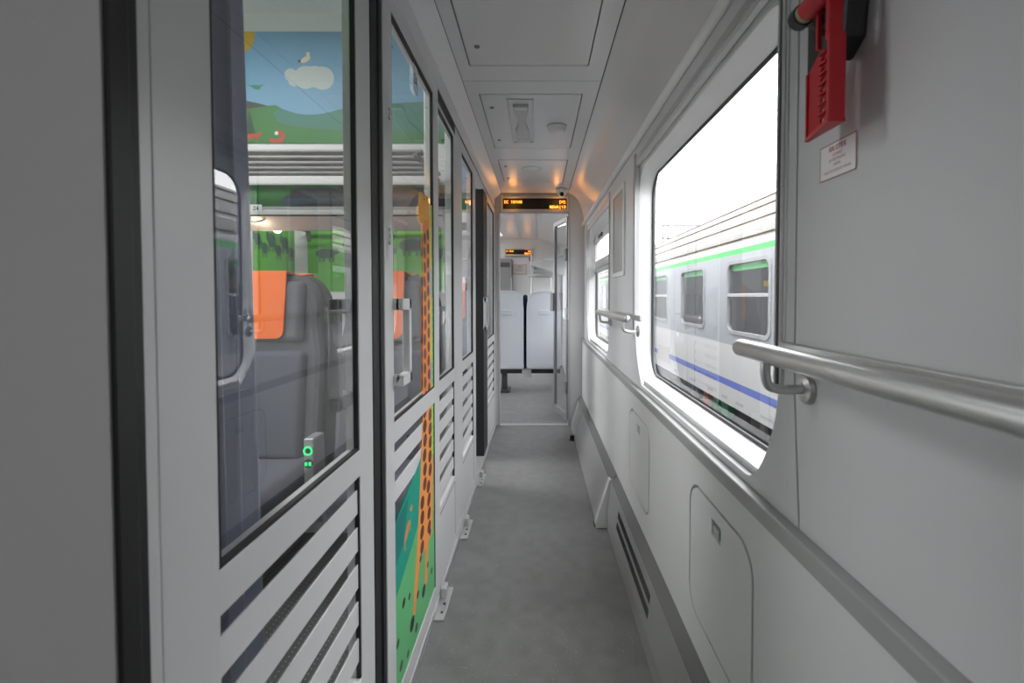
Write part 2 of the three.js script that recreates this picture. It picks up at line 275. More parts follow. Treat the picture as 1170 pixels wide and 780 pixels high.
// windows
WIN.forEach((W, k) => {
  const w = setting(`window_${k + 1}`, [0.5, 0.89, (W.d0 + W.d1) / 2], 'corridor window with white rounded surround and rubber gasket');
  const loop = (d0, d1, y0, y1, r, n = 14) => { const p = []; const q = [[d1 - r, y0 + r, -Math.PI / 2], [d1 - r, y1 - r, 0], [d0 + r, y1 - r, Math.PI / 2], [d0 + r, y0 + r, Math.PI]]; for (const [cx, cy, a0] of q) for (let i = 0; i <= n; i++) { const a = a0 + i / n * Math.PI / 2; p.push([cx + r * Math.cos(a), cy + r * Math.sin(a)]); } p.push(p[0]); return p; };
  const A = loop(W.d0 - 0.012, W.d1 + 0.008, 0.878, 1.832, 0.11), B = loop(W.d0 - 0.004, W.d1 - 0.008, 0.886, 1.824, 0.105), C = loop(W.d0, W.d1, 0.895, 1.80, 0.10);
  const ring = (L0, x0, L1, x1) => grid((u, v) => { const i = Math.round(u * (L0.length - 1)); const a = L0[i], b = L1[i]; return [x0 + (x1 - x0) * v, a[1] + (b[1] - a[1]) * v, a[0] + (b[0] - a[0]) * v]; }, L0.length - 1, 1);
  mesh('surround', [ring(A, 0.4675, B, 0.4665), ring(B, 0.4665, C, 0.528)], M.surround, w);
  const g = rr(W.d0 - 0.045, W.d1 + 0.045, 0.852, 1.845, 0.14); g.holes.push(hole(W.d0 + 0.009, W.d1 - 0.009, 0.904, 1.791, 0.092));
  mesh('gasket', exX(g, 0.527, 0.5345, 0.001), M.dark, w);
  mesh('glass', new THREE.ShapeGeometry(rr(W.d0 - 0.034, W.d1 + 0.034, 0.861, 1.834, 0.129), 10).applyMatrix4(axes([0, 0, -1], [0, 1, 0], [1, 0, 0], [0.5375, 0, 0])), M.glass, w);
  // blind cassette on top and guide channels at the sides
  mesh('blind_cassette', [bx(0.452, 0.468, 1.9, 1.925, W.d0 - 0.01, W.d1 + 0.01, 0.002), bx(0.447, 0.452, 1.862, 1.885, W.d0 - 0.02, W.d1 + 0.02, 0.002), bx(0.446, 0.45, 1.93, 1.938, W.d0 - 0.02, W.d1 + 0.02, 0.001)], M.alu, w);
  for (const d of [W.d1 - 0.012, W.d0 - 0.012]) {
    const gd = mesh('blind_guide', [bx(0.4445, 0.4505, 1.075, 1.9, d, d + 0.006), bx(0.4445, 0.4505, 1.075, 1.9, d + 0.02, d + 0.026)], M.alu, w);
    mesh('guide_slot', bx(0.448, 0.4505, 1.08, 1.9, d + 0.006, d + 0.02), M.dark, gd);
  }
  if (k === 1) {                                                 // tilting upper sash
    const y = 1.5;
    mesh('transom', [bx(0.522, 0.556, y - 0.035, y - 0.005, W.d0, W.d1, 0.004), bx(0.515, 0.535, y - 0.005, y + 0.02, W.d0 + 0.02, W.d1 - 0.02, 0.004)], M.alu, w);
    const sh = rr(W.d0 + 0.02, W.d1 - 0.02, y + 0.015, 1.785, 0.05); sh.holes.push(hole(W.d0 + 0.08, W.d1 - 0.08, y + 0.06, 1.725, 0.02));
    mesh('sash_frame', exX(sh, 0.512, 0.536, 0.003), M.frame, w);
    mesh('sash_catch', bx(0.5, 0.513, 1.735, 1.76, (W.d0 + W.d1) / 2 + 0.1, (W.d0 + W.d1) / 2 + 0.3, 0.004), M.dark, w);
  }
});

// ------------------------------------------------------------------ handrails
function handrail(d0, d1, label, bothEnds) {
  const t = thing('handrail', label, 'handrail', [0.415, 1.155, (d0 + d1) / 2]);
  const x = 0.38, y = 1.155, r = 0.016;
  mesh('rail', [rod([x, y, d0], [x, y, d1], r, 24), new THREE.SphereGeometry(r, 20, 12).translate(x, y, -d0), new THREE.SphereGeometry(r, 20, 12).translate(x, y, -d1)], M.steel, t);
  mesh('wall_strip', [bx(0.438, 0.4495, y - 0.012, y + 0.014, d0 + 0.02, d1 - 0.02, 0.003)], M.steel, t);
  for (const d of bothEnds ? [d0 + 0.09, d1 - 0.09] : [d1 - 0.09, d0 + 0.1]) {
    const b = mesh('bracket', tube([[x, y - 0.012, d], [x, y - 0.035, d], [x + 0.006, y - 0.053, d], [x + 0.024, y - 0.059, d], [0.448, y - 0.059, d]], 0.008, 40, 12), M.steel, t);
    const f = mesh('flange', new THREE.LatheGeometry([[0, 0.009], [0.012, 0.009], [0.022, 0.006], [0.026, 0]].map((p) => new THREE.Vector2(...p)), 32).rotateZ(Math.PI / 2).translate(0.4485, y - 0.059, -d), M.steel, b);
    f.geometry.computeVertexNormals();
  }
}
handrail(-0.9, 0.845, 'long brushed steel handrail below the red emergency hammer', false);
handrail(1.93, 2.86, 'short brushed steel handrail between the two corridor windows', true);

// ------------------------------------------------------------------ emergency hammer and its notice
{
  const t = thing('emergency_hammer', 'red emergency hammer with a row of holes in a black wall holder', 'hammer', [0.43, 1.6, 0.65]);
  const hd = poly([[0.622, 1.655], [0.618, 1.80], [0.72, 1.80], [0.72, 1.67], [0.69, 1.645], [0.685, 1.615], [0.655, 1.585], [0.628, 1.605]]);
  mesh('holder', [exX(hd, 0.412, 0.4495, 0.006), bx(0.428, 0.449, 1.59, 1.68, 0.69, 0.735, 0.006), bx(0.404, 0.414, 1.625, 1.629, 0.63, 0.665), bx(0.404, 0.414, 1.64, 1.644, 0.63, 0.665), bx(0.404, 0.414, 1.655, 1.659, 0.63, 0.665)], M.black, t);
  const plate = poly([[0.617, 1.488], [0.696, 1.488], [0.696, 1.583], [0.668, 1.602], [0.617, 1.605]]);
  for (let i = 0; i < 7; i++) { const p = new THREE.Path(); p.absarc(0.66, 1.503 + i * 0.0142, 0.0042, 0, Math.PI * 2, true); plate.holes.push(p); }
  const teeth = []; for (let i = 0; i < 7; i++) teeth.push(bx(0.402, 0.409, 1.5085 + i * 0.0142, 1.5115 + i * 0.0142, 0.645, 0.662, 0.001));
  mesh('handle', [exX(plate, 0.408, 0.4115, 0, 8), bx(0.387, 0.411, 1.486, 1.6, 0.613, 0.6185, 0.002), bx(0.4055, 0.411, 1.486, 1.584, 0.693, 0.697, 0.001), exY(poly([[0.388, 0.613], [0.411, 0.613], [0.411, 0.697], [0.4055, 0.697]]), 1.484, 1.489),
    bx(0.388, 0.408, 1.595, 1.66, 0.616, 0.624, 0.002), bx(0.396, 0.403, 1.6, 1.66, 0.653, 0.659, 0.002), ...teeth], M.red, t);
  mesh('head', [rod([0.392, 1.665, 0.6], [0.392, 1.665, 0.672], 0.0145, 24), bx(0.38, 0.406, 1.65, 1.7, 0.6, 0.634, 0.006)], M.red, t);
  const cap = mesh('cap', [rod([0.392, 1.665, 0.68], [0.392, 1.665, 0.695], 0.016, 24)], M.black, t);
  mesh('collar', rod([0.392, 1.665, 0.671], [0.392, 1.665, 0.681], 0.0135, 24), S({ color: rgb(0.4, 0.5, 0.28), roughness: 0.5 }), cap);
  tag(mesh('hammer_sign', bx(0.4465, 0.4495, 1.705, 1.78, 0.655, 0.74), S({ color: rgb(0.005, 0.19, 0.1), roughness: 0.5 }), scene), 'small green safety plate above the red hammer', 'sign');
}
const signTex = canvas(512, 320, (c, w, h) => {
  c.fillStyle = '#f6f4f4'; c.fillRect(0, 0, w, h); c.strokeStyle = '#8e1f26'; c.lineWidth = 8; c.strokeRect(5, 5, w - 10, h - 10);
  c.textAlign = 'center'; c.fillStyle = '#a02830'; c.font = 'bold 62px sans-serif'; c.fillText('MŁOTEK', w / 2, 76);
  c.font = '36px sans-serif'; c.fillText('UŻYWAĆ', w / 2, 124); c.fillText('W PRZYPADKU', w / 2, 168); c.fillStyle = '#7a3a40'; c.font = '30px sans-serif'; c.fillText('AWARII', w / 2, 210); c.fillText('NADUŻYCIE BĘDZIE KARANE', w / 2, 264);
});
{ // plane with its own 0..1 uv
  const g = new THREE.PlaneGeometry(0.083, 0.054).rotateY(-Math.PI / 2).translate(XR - 0.0012, 1.457, -0.687);
  const m = mesh('hammer_notice', g, S({ map: signTex, roughness: 0.5 }), scene, true);
  tag(m, 'white notice with red lettering under the emergency hammer', 'notice');
}

// ------------------------------------------------------------------ heaters along the right wall
{
  const t = thing('heater_cover', 'brushed steel heater cover with two rows of vent slots beside the near hatch', 'heater', [0.4, 0, 1]);
  const prof = [[0.4295, 0.005], [0.375, 0.005], [0.375, 0.09], [0.396, 0.262], [0.4295, 0.275]];
  mesh('cover', exZ(poly(prof), BACK + 0.02, 2.42), M.heater, t);
  mesh('top_strip', profileStrip([[0.3945, 0.2635], [0.396, 0.2655], [0.4295, 0.292]], BACK + 0.02, 2.42), M.vinylDark, t);
  const slots = [];
  const nx = -Math.cos(Math.atan2(0.021, 0.172)), ny = -Math.sin(Math.atan2(0.021, 0.172));
  for (let r = 0; r < 2; r++) for (let i = 0; i < 62; i++) { const v = r ? 0.66 : 0.36, y = 0.09 + 0.172 * v, x = 0.375 + 0.021 * v; const g = new THREE.BoxGeometry(0.002, 0.032, 0.0042); g.rotateZ(-Math.atan2(0.021, 0.172)).translate(x - 0.0003, y, -(1.55 + i * 0.01)); slots.push(g); }
  mesh('vent_slots', slots, M.dark, t);
  const u = thing('heater_cover', 'wider ribbed heater cover ending in a pale cap, by the far bulkhead', 'heater', [0.38, 0, 3.4]);
  mesh('cover', exZ(poly([[0.4295, 0.012], [0.32, 0.012], [0.391, 0.258], [0.4295, 0.275]]), 2.47, END - 0.03), M.heater, u);
  mesh('top_strip', profileStrip([[0.3895, 0.2595], [0.391, 0.2615], [0.4295, 0.292]], 2.43, END - 0.03), M.vinylDark, u);
  mesh('end_cap', exZ(poly([[0.4295, 0.002], [0.314, 0.002], [0.314, 0.03], [0.388, 0.262], [0.4295, 0.28]]), 2.425, 2.469, 0.002), M.frame, u);
  mesh('foot', bx(0.308, 0.36, 0.001, 0.012, 2.44, 2.48), M.dark, u);
  for (let i = 0; i < 6; i++) { const a = 3.92 + i * 0.06; mesh('rib', exZ(poly([[0.318, 0.02], [0.326, 0.02], [0.393, 0.252], [0.385, 0.252]]), a, a + 0.018), M.alu, u); }
}
{
  const t = thing('door_stop', 'small black door stop on the floor beside the far heater', 'door stop', [0.303, 0, 3.94]);
  mesh('post', new THREE.LatheGeometry([[0, 0.045], [0.016, 0.045], [0.018, 0.04], [0.018, 0.012]].map((p) => new THREE.Vector2(...p)), 20).translate(0.303, 0, -3.94), M.rubber, t);
  mesh('base', new THREE.CylinderGeometry(0.024, 0.026, 0.012, 20).translate(0.303, 0.006, -3.94), M.dark, t);
}

// ------------------------------------------------------------------ left wall: posts, header, sill, solid panel
{
  const w = setting('wall_left', [XL, 0, 1.5], 'aluminium partition between corridor and compartments');
  mesh('rubber_edge', [bx(XL + 0.0005, XL + 0.006, 0.036, 2.1, 0.434, 0.4575, 0.002), bx(XL + 0.0005, XL + 0.003, 0.036, 2.1, 0.4575, 0.47, 0.001)], M.rubber, w);
  mesh('header', bx(XL - 0.06, XL, 2.1, CEIL + 0.03, 0.47, END), M.frame, w);
  mesh('partition_top', bx(XL - 0.06, XL - 0.03, CEIL + 0.03, CEIL + 0.5, 0.47, END), M.compWall, w);
  mesh('header_seam', bx(XL + 0.0005, XL + 0.003, 2.097, 2.1025, 0.47, END), M.dark, w);
  mesh('sill', [bx(XL - 0.06, XL + 0.012, 0, 0.035, 0.433, END, 0.004)], M.alu, w);
  mesh('track_slot', bx(XL - 0.001, XL + 0.0015, 2.052, 2.094, 1.875, 2.275), M.rubber, w);
  for (const [a, b] of [[0.47, 0.488], [1.86, 1.875], [2.275, 2.455], [2.965, 3.02], [4.36, END]]) mesh('post', bx(XL - 0.05, XL + 0.001, 0.035, 2.1, a, b, 0.003), M.frame, w);
  mesh('rubber_edge', bx(XL - 0.06, XL + 0.003, 0.035, 2.06, 3.44, 3.7, 0.004), M.rubber, w);
}
// glazed leaves: frame, pane, frosted stripes, optional solid foot
function leaf(name, label, d0, d1, X, near, far, opt = {}) {
  const g = setting(name, [X, 0.036, (d0 + d1) / 2], label);
  const a = d0 + near, b = d1 - far, top = 2.036, rail0 = 0.836, rail1 = 0.896, foot = opt.foot ?? 0.36;
  const s = rr(d0, d1, 0.036, 2.094); s.holes.push(hole(a, b, rail1, top, 0), hole(a, b, foot, rail0, 0));
  mesh('frame', exX(s, X - 0.032, X, 0.0015), M.frame, g);
  mesh('gasket', [bx(X - 0.012, X - 0.002, rail1, top, a, a + 0.006), bx(X - 0.012, X - 0.002, rail1, top, b - 0.006, b), bx(X - 0.012, X - 0.002, rail1, rail1 + 0.006, a, b), bx(X - 0.012, X - 0.002, top - 0.008, top, a, b), bx(X - 0.012, X - 0.002, foot, rail0, b - 0.004, b)], M.rubber, g);
  const pane = (y0, y1) => mesh('pane', new THREE.PlaneGeometry(b - a, y1 - y0).rotateY(Math.PI / 2).translate(X - 0.008, (y0 + y1) / 2, -(a + b) / 2), M.doorGlass, g);
  pane(rail1, top); pane(foot, rail0);
  for (let y = rail0 - 0.032; y - 0.055 > (opt.print ?? foot) - 0.02; y -= 0.087) mesh('frosted_stripe', bx(X - 0.0075, X - 0.0055, Math.max(y - 0.055, foot), y, a + 0.002, b - 0.002), M.frost, g);
  if (foot > 0.2) { mesh('foot_panel', bx(X - 0.014, X - 0.001, 0.06, foot - 0.03, a, b, 0.002), M.frame, g); mesh('foot_gap', [bx(X - 0.002, X + 0.0006, foot - 0.03, foot - 0.026, a, b), bx(X - 0.002, X + 0.0006, 0.07, foot - 0.03, b - 0.004, b)], M.dark, g); }
  return g;
}
const handleBar = (g, d, side, X, mat) => { // a bracket handle: arms reach from the stile over the pane
  const y0 = 1.0, y1 = 1.245, e = d + side * 0.085, x0 = X, x1 = X + 0.03;
  const lo = Math.min(d, e), hi = Math.max(d, e);
  mesh('handle', [bx(x0 + 0.008, x1, y0, y0 + 0.032, lo, hi, 0.003), bx(x0 + 0.008, x1, y1 - 0.032, y1, lo, hi, 0.003), side > 0 ? bx(x0 + 0.008, x1, y0, y1, hi - 0.022, hi, 0.003) : bx(x0 + 0.008, x1, y0, y1, lo, lo + 0.022, 0.003),
    bx(x0 - 0.002, x0 + 0.02, y0, y0 + 0.032, side > 0 ? lo : hi - 0.02, side > 0 ? lo + 0.02 : hi, 0.003), bx(x0 - 0.002, x0 + 0.02, y1 - 0.032, y1, side > 0 ? lo : hi - 0.02, side > 0 ? lo + 0.02 : hi, 0.003)], mat, g);
};
const door1 = leaf('door_1', 'glazed sliding compartment door with frosted lower stripes and dark handle', 0.489, 1.128, XL, 0.09, 0.085);
handleBar(door1, 1.062, -1, XL - 0.048, M.grey);
mesh('rubber_edge', [bx(XL - 0.034, XL + 0.002, 0.036, 2.094, 1.128, 1.175, 0.004), bx(XL - 0.034, XL + 0.006, 0.036, 2.094, 1.175, 1.2, 0.004)], M.rubber, door1);
const door2 = leaf('door_2', 'glazed sliding compartment door decorated with a giraffe print', 1.2, 1.86, XL + 0.008, 0.072, 0.085, { foot: 0.1, print: 0.6 });
handleBar(door2, 1.262, 1, XL + 0.008, M.frame);
const door3 = leaf('door_3', 'narrow fixed glazed panel beside the giraffe door', 1.875, 2.275, XL, 0.012, 0.03); void door3;
const door4 = leaf('door_4', 'narrow fixed glazed panel before the open doorway', 2.455, 2.965, XL, 0.03, 0.06); void door4;
const door5 = leaf('door_5', 'glazed sliding door pushed towards the end bulkhead', 3.7, 4.36, XL, 0.05, 0.06);
handleBar(door5, 3.45, -1, XL + 0.003, M.frame);
// prints on the second door
const giraffeTex = canvas(512, 1600, (c, w, h) => {
  c.clearRect(0, 0, w, h); const X = (m) => (m - 1.272) / (1.775 - 1.272) * w, Y = (m) => (1.62 - m) / (1.62 - 0.1) * h;
  c.fillStyle = '#7f9aa5'; c.beginPath(); c.moveTo(X(1.5), Y(0.62)); c.lineTo(X(1.775), Y(0.8)); c.lineTo(X(1.775), Y(0.1)); c.lineTo(X(1.5), Y(0.1)); c.fill();
  c.fillStyle = '#0f9c86'; c.beginPath(); c.moveTo(X(1.272), Y(0.6)); c.bezierCurveTo(X(1.4), Y(0.64), X(1.5), Y(0.66), X(1.6), Y(0.7)); c.lineTo(X(1.775), Y(0.68)); c.lineTo(X(1.775), Y(0.1)); c.lineTo(X(1.272), Y(0.1)); c.fill();
  c.fillStyle = '#0b7d76'; c.beginPath(); c.moveTo(X(1.272), Y(0.6)); c.lineTo(X(1.42), Y(0.62)); c.lineTo(X(1.36), Y(0.5)); c.lineTo(X(1.272), Y(0.47)); c.fill();
  c.fillStyle = '#62b878'; c.beginPath(); c.moveTo(X(1.272), Y(0.38)); c.bezierCurveTo(X(1.4), Y(0.42), X(1.5), Y(0.46), X(1.6), Y(0.5)); c.lineTo(X(1.775), Y(0.52)); c.lineTo(X(1.775), Y(0.1)); c.lineTo(X(1.272), Y(0.1)); c.fill();
  c.fillStyle = '#e8894a'; // small running fox
  c.beginPath(); c.ellipse(X(1.4), Y(0.52), 34, 15, -0.7, 0, 7); c.fill(); c.beginPath(); c.ellipse(X(1.45), Y(0.57), 14, 11, 0, 0, 7); c.fill(); c.fillRect(X(1.37), Y(0.51), 9, 40); c.fillRect(X(1.43), Y(0.54), 9, 40);
  const neck = (top, bot, l0, r0, l1, r1, col) => { c.fillStyle = col; c.beginPath(); c.moveTo(X(l0), Y(top)); c.lineTo(X(r0), Y(top)); c.lineTo(X(r1), Y(bot)); c.lineTo(X(l1), Y(bot)); c.fill(); };
  neck(1.6, 0.85, 1.625, 1.725, 1.605, 1.735, '#ee8b35'); neck(0.85, 0.58, 1.605, 1.735, 1.555, 1.76, '#ef9a4c'); neck(0.58, 0.34, 1.555, 1.76, 1.5, 1.74, '#ef9a4c');
  neck(0.36, 0.2, 1.5, 1.56, 1.45, 1.49, '#ef9a4c'); neck(0.4, 0.2, 1.64, 1.69, 1.61, 1.65, '#ef9a4c');
  c.fillStyle = '#f0a63c'; c.beginPath(); c.ellipse(X(1.655), Y(1.58), 66, 56, 0, 0, 7); c.fill(); c.beginPath(); c.ellipse(X(1.6), Y(1.54), 40, 34, 0.3, 0, 7); c.fill();
  c.fillStyle = '#3b2a20'; c.beginPath(); c.ellipse(X(1.64), Y(1.6), 7, 7, 0, 0, 7); c.fill(); c.fillRect(X(1.63), Y(1.62), 8, 14); c.fillRect(X(1.68), Y(1.62), 8, 14);
  c.fillStyle = '#6b3a2c'; for (let y = 1.46; y > 0.36; y -= 0.052) for (const k of [0, 1]) { const spread = y > 0.85 ? 0.034 : y > 0.55 ? 0.05 : 0.06, cx = (y > 0.55 ? 1.67 : 1.635) + (k ? 1 : -1) * spread * 0.8 + (rnd() - 0.5) * 0.012; c.beginPath(); c.ellipse(X(cx), Y(y + (k ? 0.02 : 0)), y > 0.85 ? 19 : 27, y > 0.85 ? 22 : 24, (rnd() - 0.5), 0, 7); c.fill(); }
  c.fillStyle = '#36302e'; for (const [d, y, r] of [[1.45, 0.19, 26], [1.3, 0.24, 14], [1.36, 0.32, 16], [1.33, 0.15, 16], [1.42, 0.3, 12], [1.52, 0.24, 14], [1.56, 0.34, 14], [1.6, 0.2, 24], [1.5, 0.14, 16], [1.66, 0.26, 12], [1.7, 0.36, 14], [1.72, 0.2, 14], [1.4, 0.13, 12]]) { c.beginPath(); c.ellipse(X(d), Y(y), r, r * 0.9, 0, 0, 7); c.fill(); }
  for (let y = 1.57; y > 0.62; y -= 0.03) { c.fillStyle = '#b9cf5a'; c.fillRect(X(1.735), Y(y + 0.03), X(1.765) - X(1.735), Y(0) - Y(0.031)); c.fillStyle = '#3fae4e'; c.beginPath(); c.ellipse(X(1.768), Y(y + 0.015), 12, 16, 0, 0, 7); c.fill(); }
  c.fillStyle = '#f1c84a'; c.fillRect(X(1.72), Y(1.57), 14, Y(1.0) - Y(1.57)); c.fillStyle = '#7db6dd'; c.fillRect(X(1.725), Y(1.36), 26, Y(1.26) - Y(1.36)); c.fillRect(X(1.725), Y(1.0), 22, Y(0.92) - Y(1.0));
});
{
  const g = new THREE.PlaneGeometry(1.775 - 1.272, 1.62 - 0.1);
  const uv = g.attributes.uv; for (let i = 0; i < uv.count; i++) uv.setX(i, 1 - uv.getX(i)); // read from the corridor: d grows to the right
  g.rotateY(Math.PI / 2).translate(XL + 0.008 - 0.004, (1.62 + 0.1) / 2, -(1.272 + 1.775) / 2);
  const uv2 = g.attributes.uv; for (let i = 0; i < uv2.count; i++) uv2.setX(i, 1 - uv2.getX(i));
  const m = mesh('giraffe_print', g, S({ map: giraffeTex, alphaTest: 0.5, roughness: 0.5 }), door2, true);
  m.userData.label = 'coloured print of a giraffe on green hills';
}
const plateTex = (txt) => canvas(96, 128, (c, w, h) => { c.fillStyle = '#cfd0d2'; c.fillRect(0, 0, w, h); c.fillStyle = '#333538'; c.font = 'bold 64px sans-serif'; c.textAlign = 'center'; c.fillText(txt, w / 2, 88); });
function plate(txt, x, y, d, w, h, parent, label) { const g = new THREE.PlaneGeometry(w, h).rotateY(Math.PI / 2).translate(x, y, -d); const m = mesh('sticker', g, S({ map: plateTex(txt), roughness: 0.5 }), parent, true); m.userData.label = label; }
plate('2', XL + 0.0095, 1.745, 1.243, 0.045, 0.09, door2, 'white sticker with a dark numeral');
plate('24', XL + 0.0055, 1.97, 1.53, 0.055, 0.09, door2, 'white seat number sticker on the pane');
plate('26', XL + 0.0095, 1.415, 1.238, 0.028, 0.13, door2, 'slim pale sticker above the handle');
// floor brackets along the sill
for (const [d, l] of [[1.83, 'zinc floor plate at the foot of the giraffe door'], [2.42, 'zinc floor plate under the post before the open doorway'], [3.08, 'zinc floor plate at the open doorway']]) {
  const t = thing('floor_bracket', l, 'bracket', [XL + 0.02, 0, d]);
  mesh('plate', bx(XL + 0.012, XL + 0.05, 0.0, 0.008, d - 0.11, d + 0.09, 0.002), M.alu, t);
  mesh('block', bx(XL + 0.012, XL + 0.036, 0.008, 0.05, d + 0.01, d + 0.06, 0.004), M.alu, t);
  for (const k of [-0.07, -0.02]) mesh('screw', new THREE.CylinderGeometry(0.005, 0.005, 0.004, 12).translate(XL + 0.034, 0.009, -(d + k)), M.dark, t);
}

// ------------------------------------------------------------------ ceiling lamps (lights at the top of the file)
[['flat ceiling lamp of the compartment with the sunny mural'], ['flat ceiling lamp of the compartment by the open doorway'], ['square ceiling lamp in the vestibule'], ['long ceiling lamp over the saloon aisle']].forEach(([label], k) => {
  const [x, y, d, w, l] = LAMPS[k], t = thing('ceiling_lamp', label, 'lamp', [x, y, d]);
  mesh('diffuser', bx(x - w / 2, x + w / 2, y + 0.004, y + 0.01, d - l / 2, d + l / 2), M.lampGlow, t);
  mesh('housing', [bx(x - w / 2 - 0.02, x + w / 2 + 0.02, y + 0.01, k < 2 ? 2.738 : k === 2 ? 2.238 : 2.298, d - l / 2 - 0.02, d + l / 2 + 0.02, 0.004)], M.frame, t);
});

// ------------------------------------------------------------------ compartments
{
  const c = setting('wall_compartment', [XO, 0, 1.4], 'outer wall of the compartments with windows');
  const s = rr(BACK, SALOON + 0.1, 0, CEIL + 0.5); for (const [a, b] of [[1.16, 2.3], [2.85, 4.0], [5.0, 6.4], [6.9, 8.1]]) s.holes.push(hole(a, b, 0.85, 1.8, 0.1));
  mesh('outer_panel', exX(s, XO - 0.08, XO), M.compWall, c);
  mesh('glass', [[1.16, 2.3], [2.85, 4.0], [5.0, 6.4], [6.9, 8.1]].map(([a, b]) => new THREE.PlaneGeometry(b - a, 0.95).rotateY(Math.PI / 2).translate(XO - 0.04, 1.325, -(a + b) / 2)), M.glass, c);
  for (const [a, b] of [[BULK, BULK + 0.03], [4.365, END - 0.001]]) struct('wall_bulkhead', bx(XO, XL - 0.06, 0, CEIL + 0.5, a, b), M.compWall, 'pale compartment bulkhead');
}
struct('wall_vestibule', bx(XO, XL, 0, CEIL + 0.5, 0.433, 0.468), M.wall, 'grey bulkhead between vestibule and first compartment');
struct('ceiling', bx(XO, XL + 0.06, CEIL + 0.001, CEIL + 0.02, BACK, 0.433), M.ceiling, 'pale ceiling of the vestibule');
// colour pictures on the bulkhead; positions read from the photograph on the bulkhead's own plane
const mx = (px) => -(614 - px) * (BULK - 0.01) / FOCAL, my = (py) => 1.25 + (339 - py) * (BULK - 0.01) / FOCAL;
function picture(x0, x1, y0, y1, d, draw, name, label, parent, flip) {
  const W = 1024, H = Math.round(1024 * (y1 - y0) / (x1 - x0));
  const t = canvas(W, H, (c) => { const X = (px) => (mx(px) - x0) / (x1 - x0) * W, Y = (py) => (y1 - my(py)) / (y1 - y0) * H, R = (r) => r * (BULK - 0.01) / FOCAL / (x1 - x0) * W; draw(c, X, Y, R, W, H); });
  const g = new THREE.PlaneGeometry(x1 - x0, y1 - y0); if (flip) g.rotateY(Math.PI); g.translate((x0 + x1) / 2, (y0 + y1) / 2, -d);
  const m = mesh(name, g, S({ map: t, roughness: 0.45 }), parent, true); tag(m, label, 'mural'); return m;
}
const bird = (c, x, y, r) => { c.beginPath(); c.ellipse(x, y, r, r * 0.5, 0.2, 0, 7); c.fill(); c.beginPath(); c.moveTo(x - r * 2.2, y - r * 0.6); c.lineTo(x, y - r * 0.2); c.lineTo(x + r * 2, y - r * 0.7); c.lineTo(x, y + r * 0.4); c.fill(); };
const muralDraw = (c, X, Y, R, W, H) => {
  c.fillStyle = '#6d9cbd'; c.fillRect(0, 0, W, H);
  c.fillStyle = '#c49f10'; c.beginPath(); c.arc(X(273), Y(44), R(22), 0, 7); c.fill();
  c.fillStyle = '#b4bdbb'; for (const [x, y, r] of [[335, 88, 7], [339, 94, 7], [352, 91, 13], [371, 92, 13], [362, 90, 12]]) { c.beginPath(); c.arc(X(x), Y(y), R(r), 0, 7); c.fill(); }
  c.fillStyle = '#d8cdb0'; c.beginPath(); c.ellipse(X(352), Y(71), R(6), R(3), -0.5, 0, 7); c.fill(); c.fillRect(X(353), Y(63), R(4), R(8)); c.fillStyle = '#333'; c.beginPath(); c.arc(X(345), Y(73), R(1.6), 0, 7); c.fill();
  c.fillStyle = '#23805c'; bird(c, X(296), Y(102), R(5));
  c.fillStyle = '#2b3a25'; c.beginPath(); c.moveTo(0, Y(112)); c.lineTo(X(277), Y(116)); c.bezierCurveTo(X(295), Y(119), X(310), Y(122), X(325), Y(130)); c.lineTo(0, H); c.fill();
  c.fillStyle = '#2c7431'; c.beginPath(); c.moveTo(0, Y(135)); c.bezierCurveTo(X(290), Y(130), X(305), Y(122), X(318), Y(122)); c.bezierCurveTo(X(345), Y(140), X(365), Y(140), X(405), Y(122)); c.lineTo(W, Y(118)); c.lineTo(W, H); c.lineTo(0, H); c.fill();
  c.fillStyle = '#2f7566'; c.beginPath(); c.moveTo(X(316), Y(136)); c.bezierCurveTo(X(312), Y(128), X(322), Y(124), X(330), Y(128)); c.bezierCurveTo(X(352), Y(136), X(370), Y(134), X(405), Y(122)); c.lineTo(W, Y(117)); c.lineTo(W, Y(152)); c.bezierCurveTo(X(370), Y(150), X(325), Y(150), X(316), Y(136)); c.fill();
  c.fillStyle = '#20442c'; for (const [x, h] of [[283, 20], [288, 26], [279, 16]]) { c.beginPath(); c.moveTo(X(x), Y(154 - h)); c.lineTo(X(x - 6), Y(154)); c.lineTo(X(x + 6), Y(154)); c.fill(); }
  c.fillStyle = '#b9402a'; c.beginPath(); c.ellipse(X(291), Y(156.5), R(8), R(2.6), -0.1, 0, 7); c.fill(); c.beginPath(); c.ellipse(X(299), Y(154), R(3), R(2), 0, 0, 7); c.fill(); for (const x of [285, 288, 295, 297]) c.fillRect(X(x), Y(157), R(1.3), R(5)); c.beginPath(); c.ellipse(X(282), Y(160), R(4), R(1.5), -0.8, 0, 7); c.fill();
  c.lineWidth = R(5); c.strokeStyle = '#b9402a'; c.beginPath(); c.arc(X(320), Y(157), R(5), -1.8, 1.9); c.stroke(); c.beginPath(); c.ellipse(X(315), Y(162), R(6), R(2.5), 0.2, 0, 7); c.fill(); c.fillStyle = '#e8e0d8'; c.beginPath(); c.arc(X(318), Y(153.5), R(2.2), 0, 7); c.fill();
};
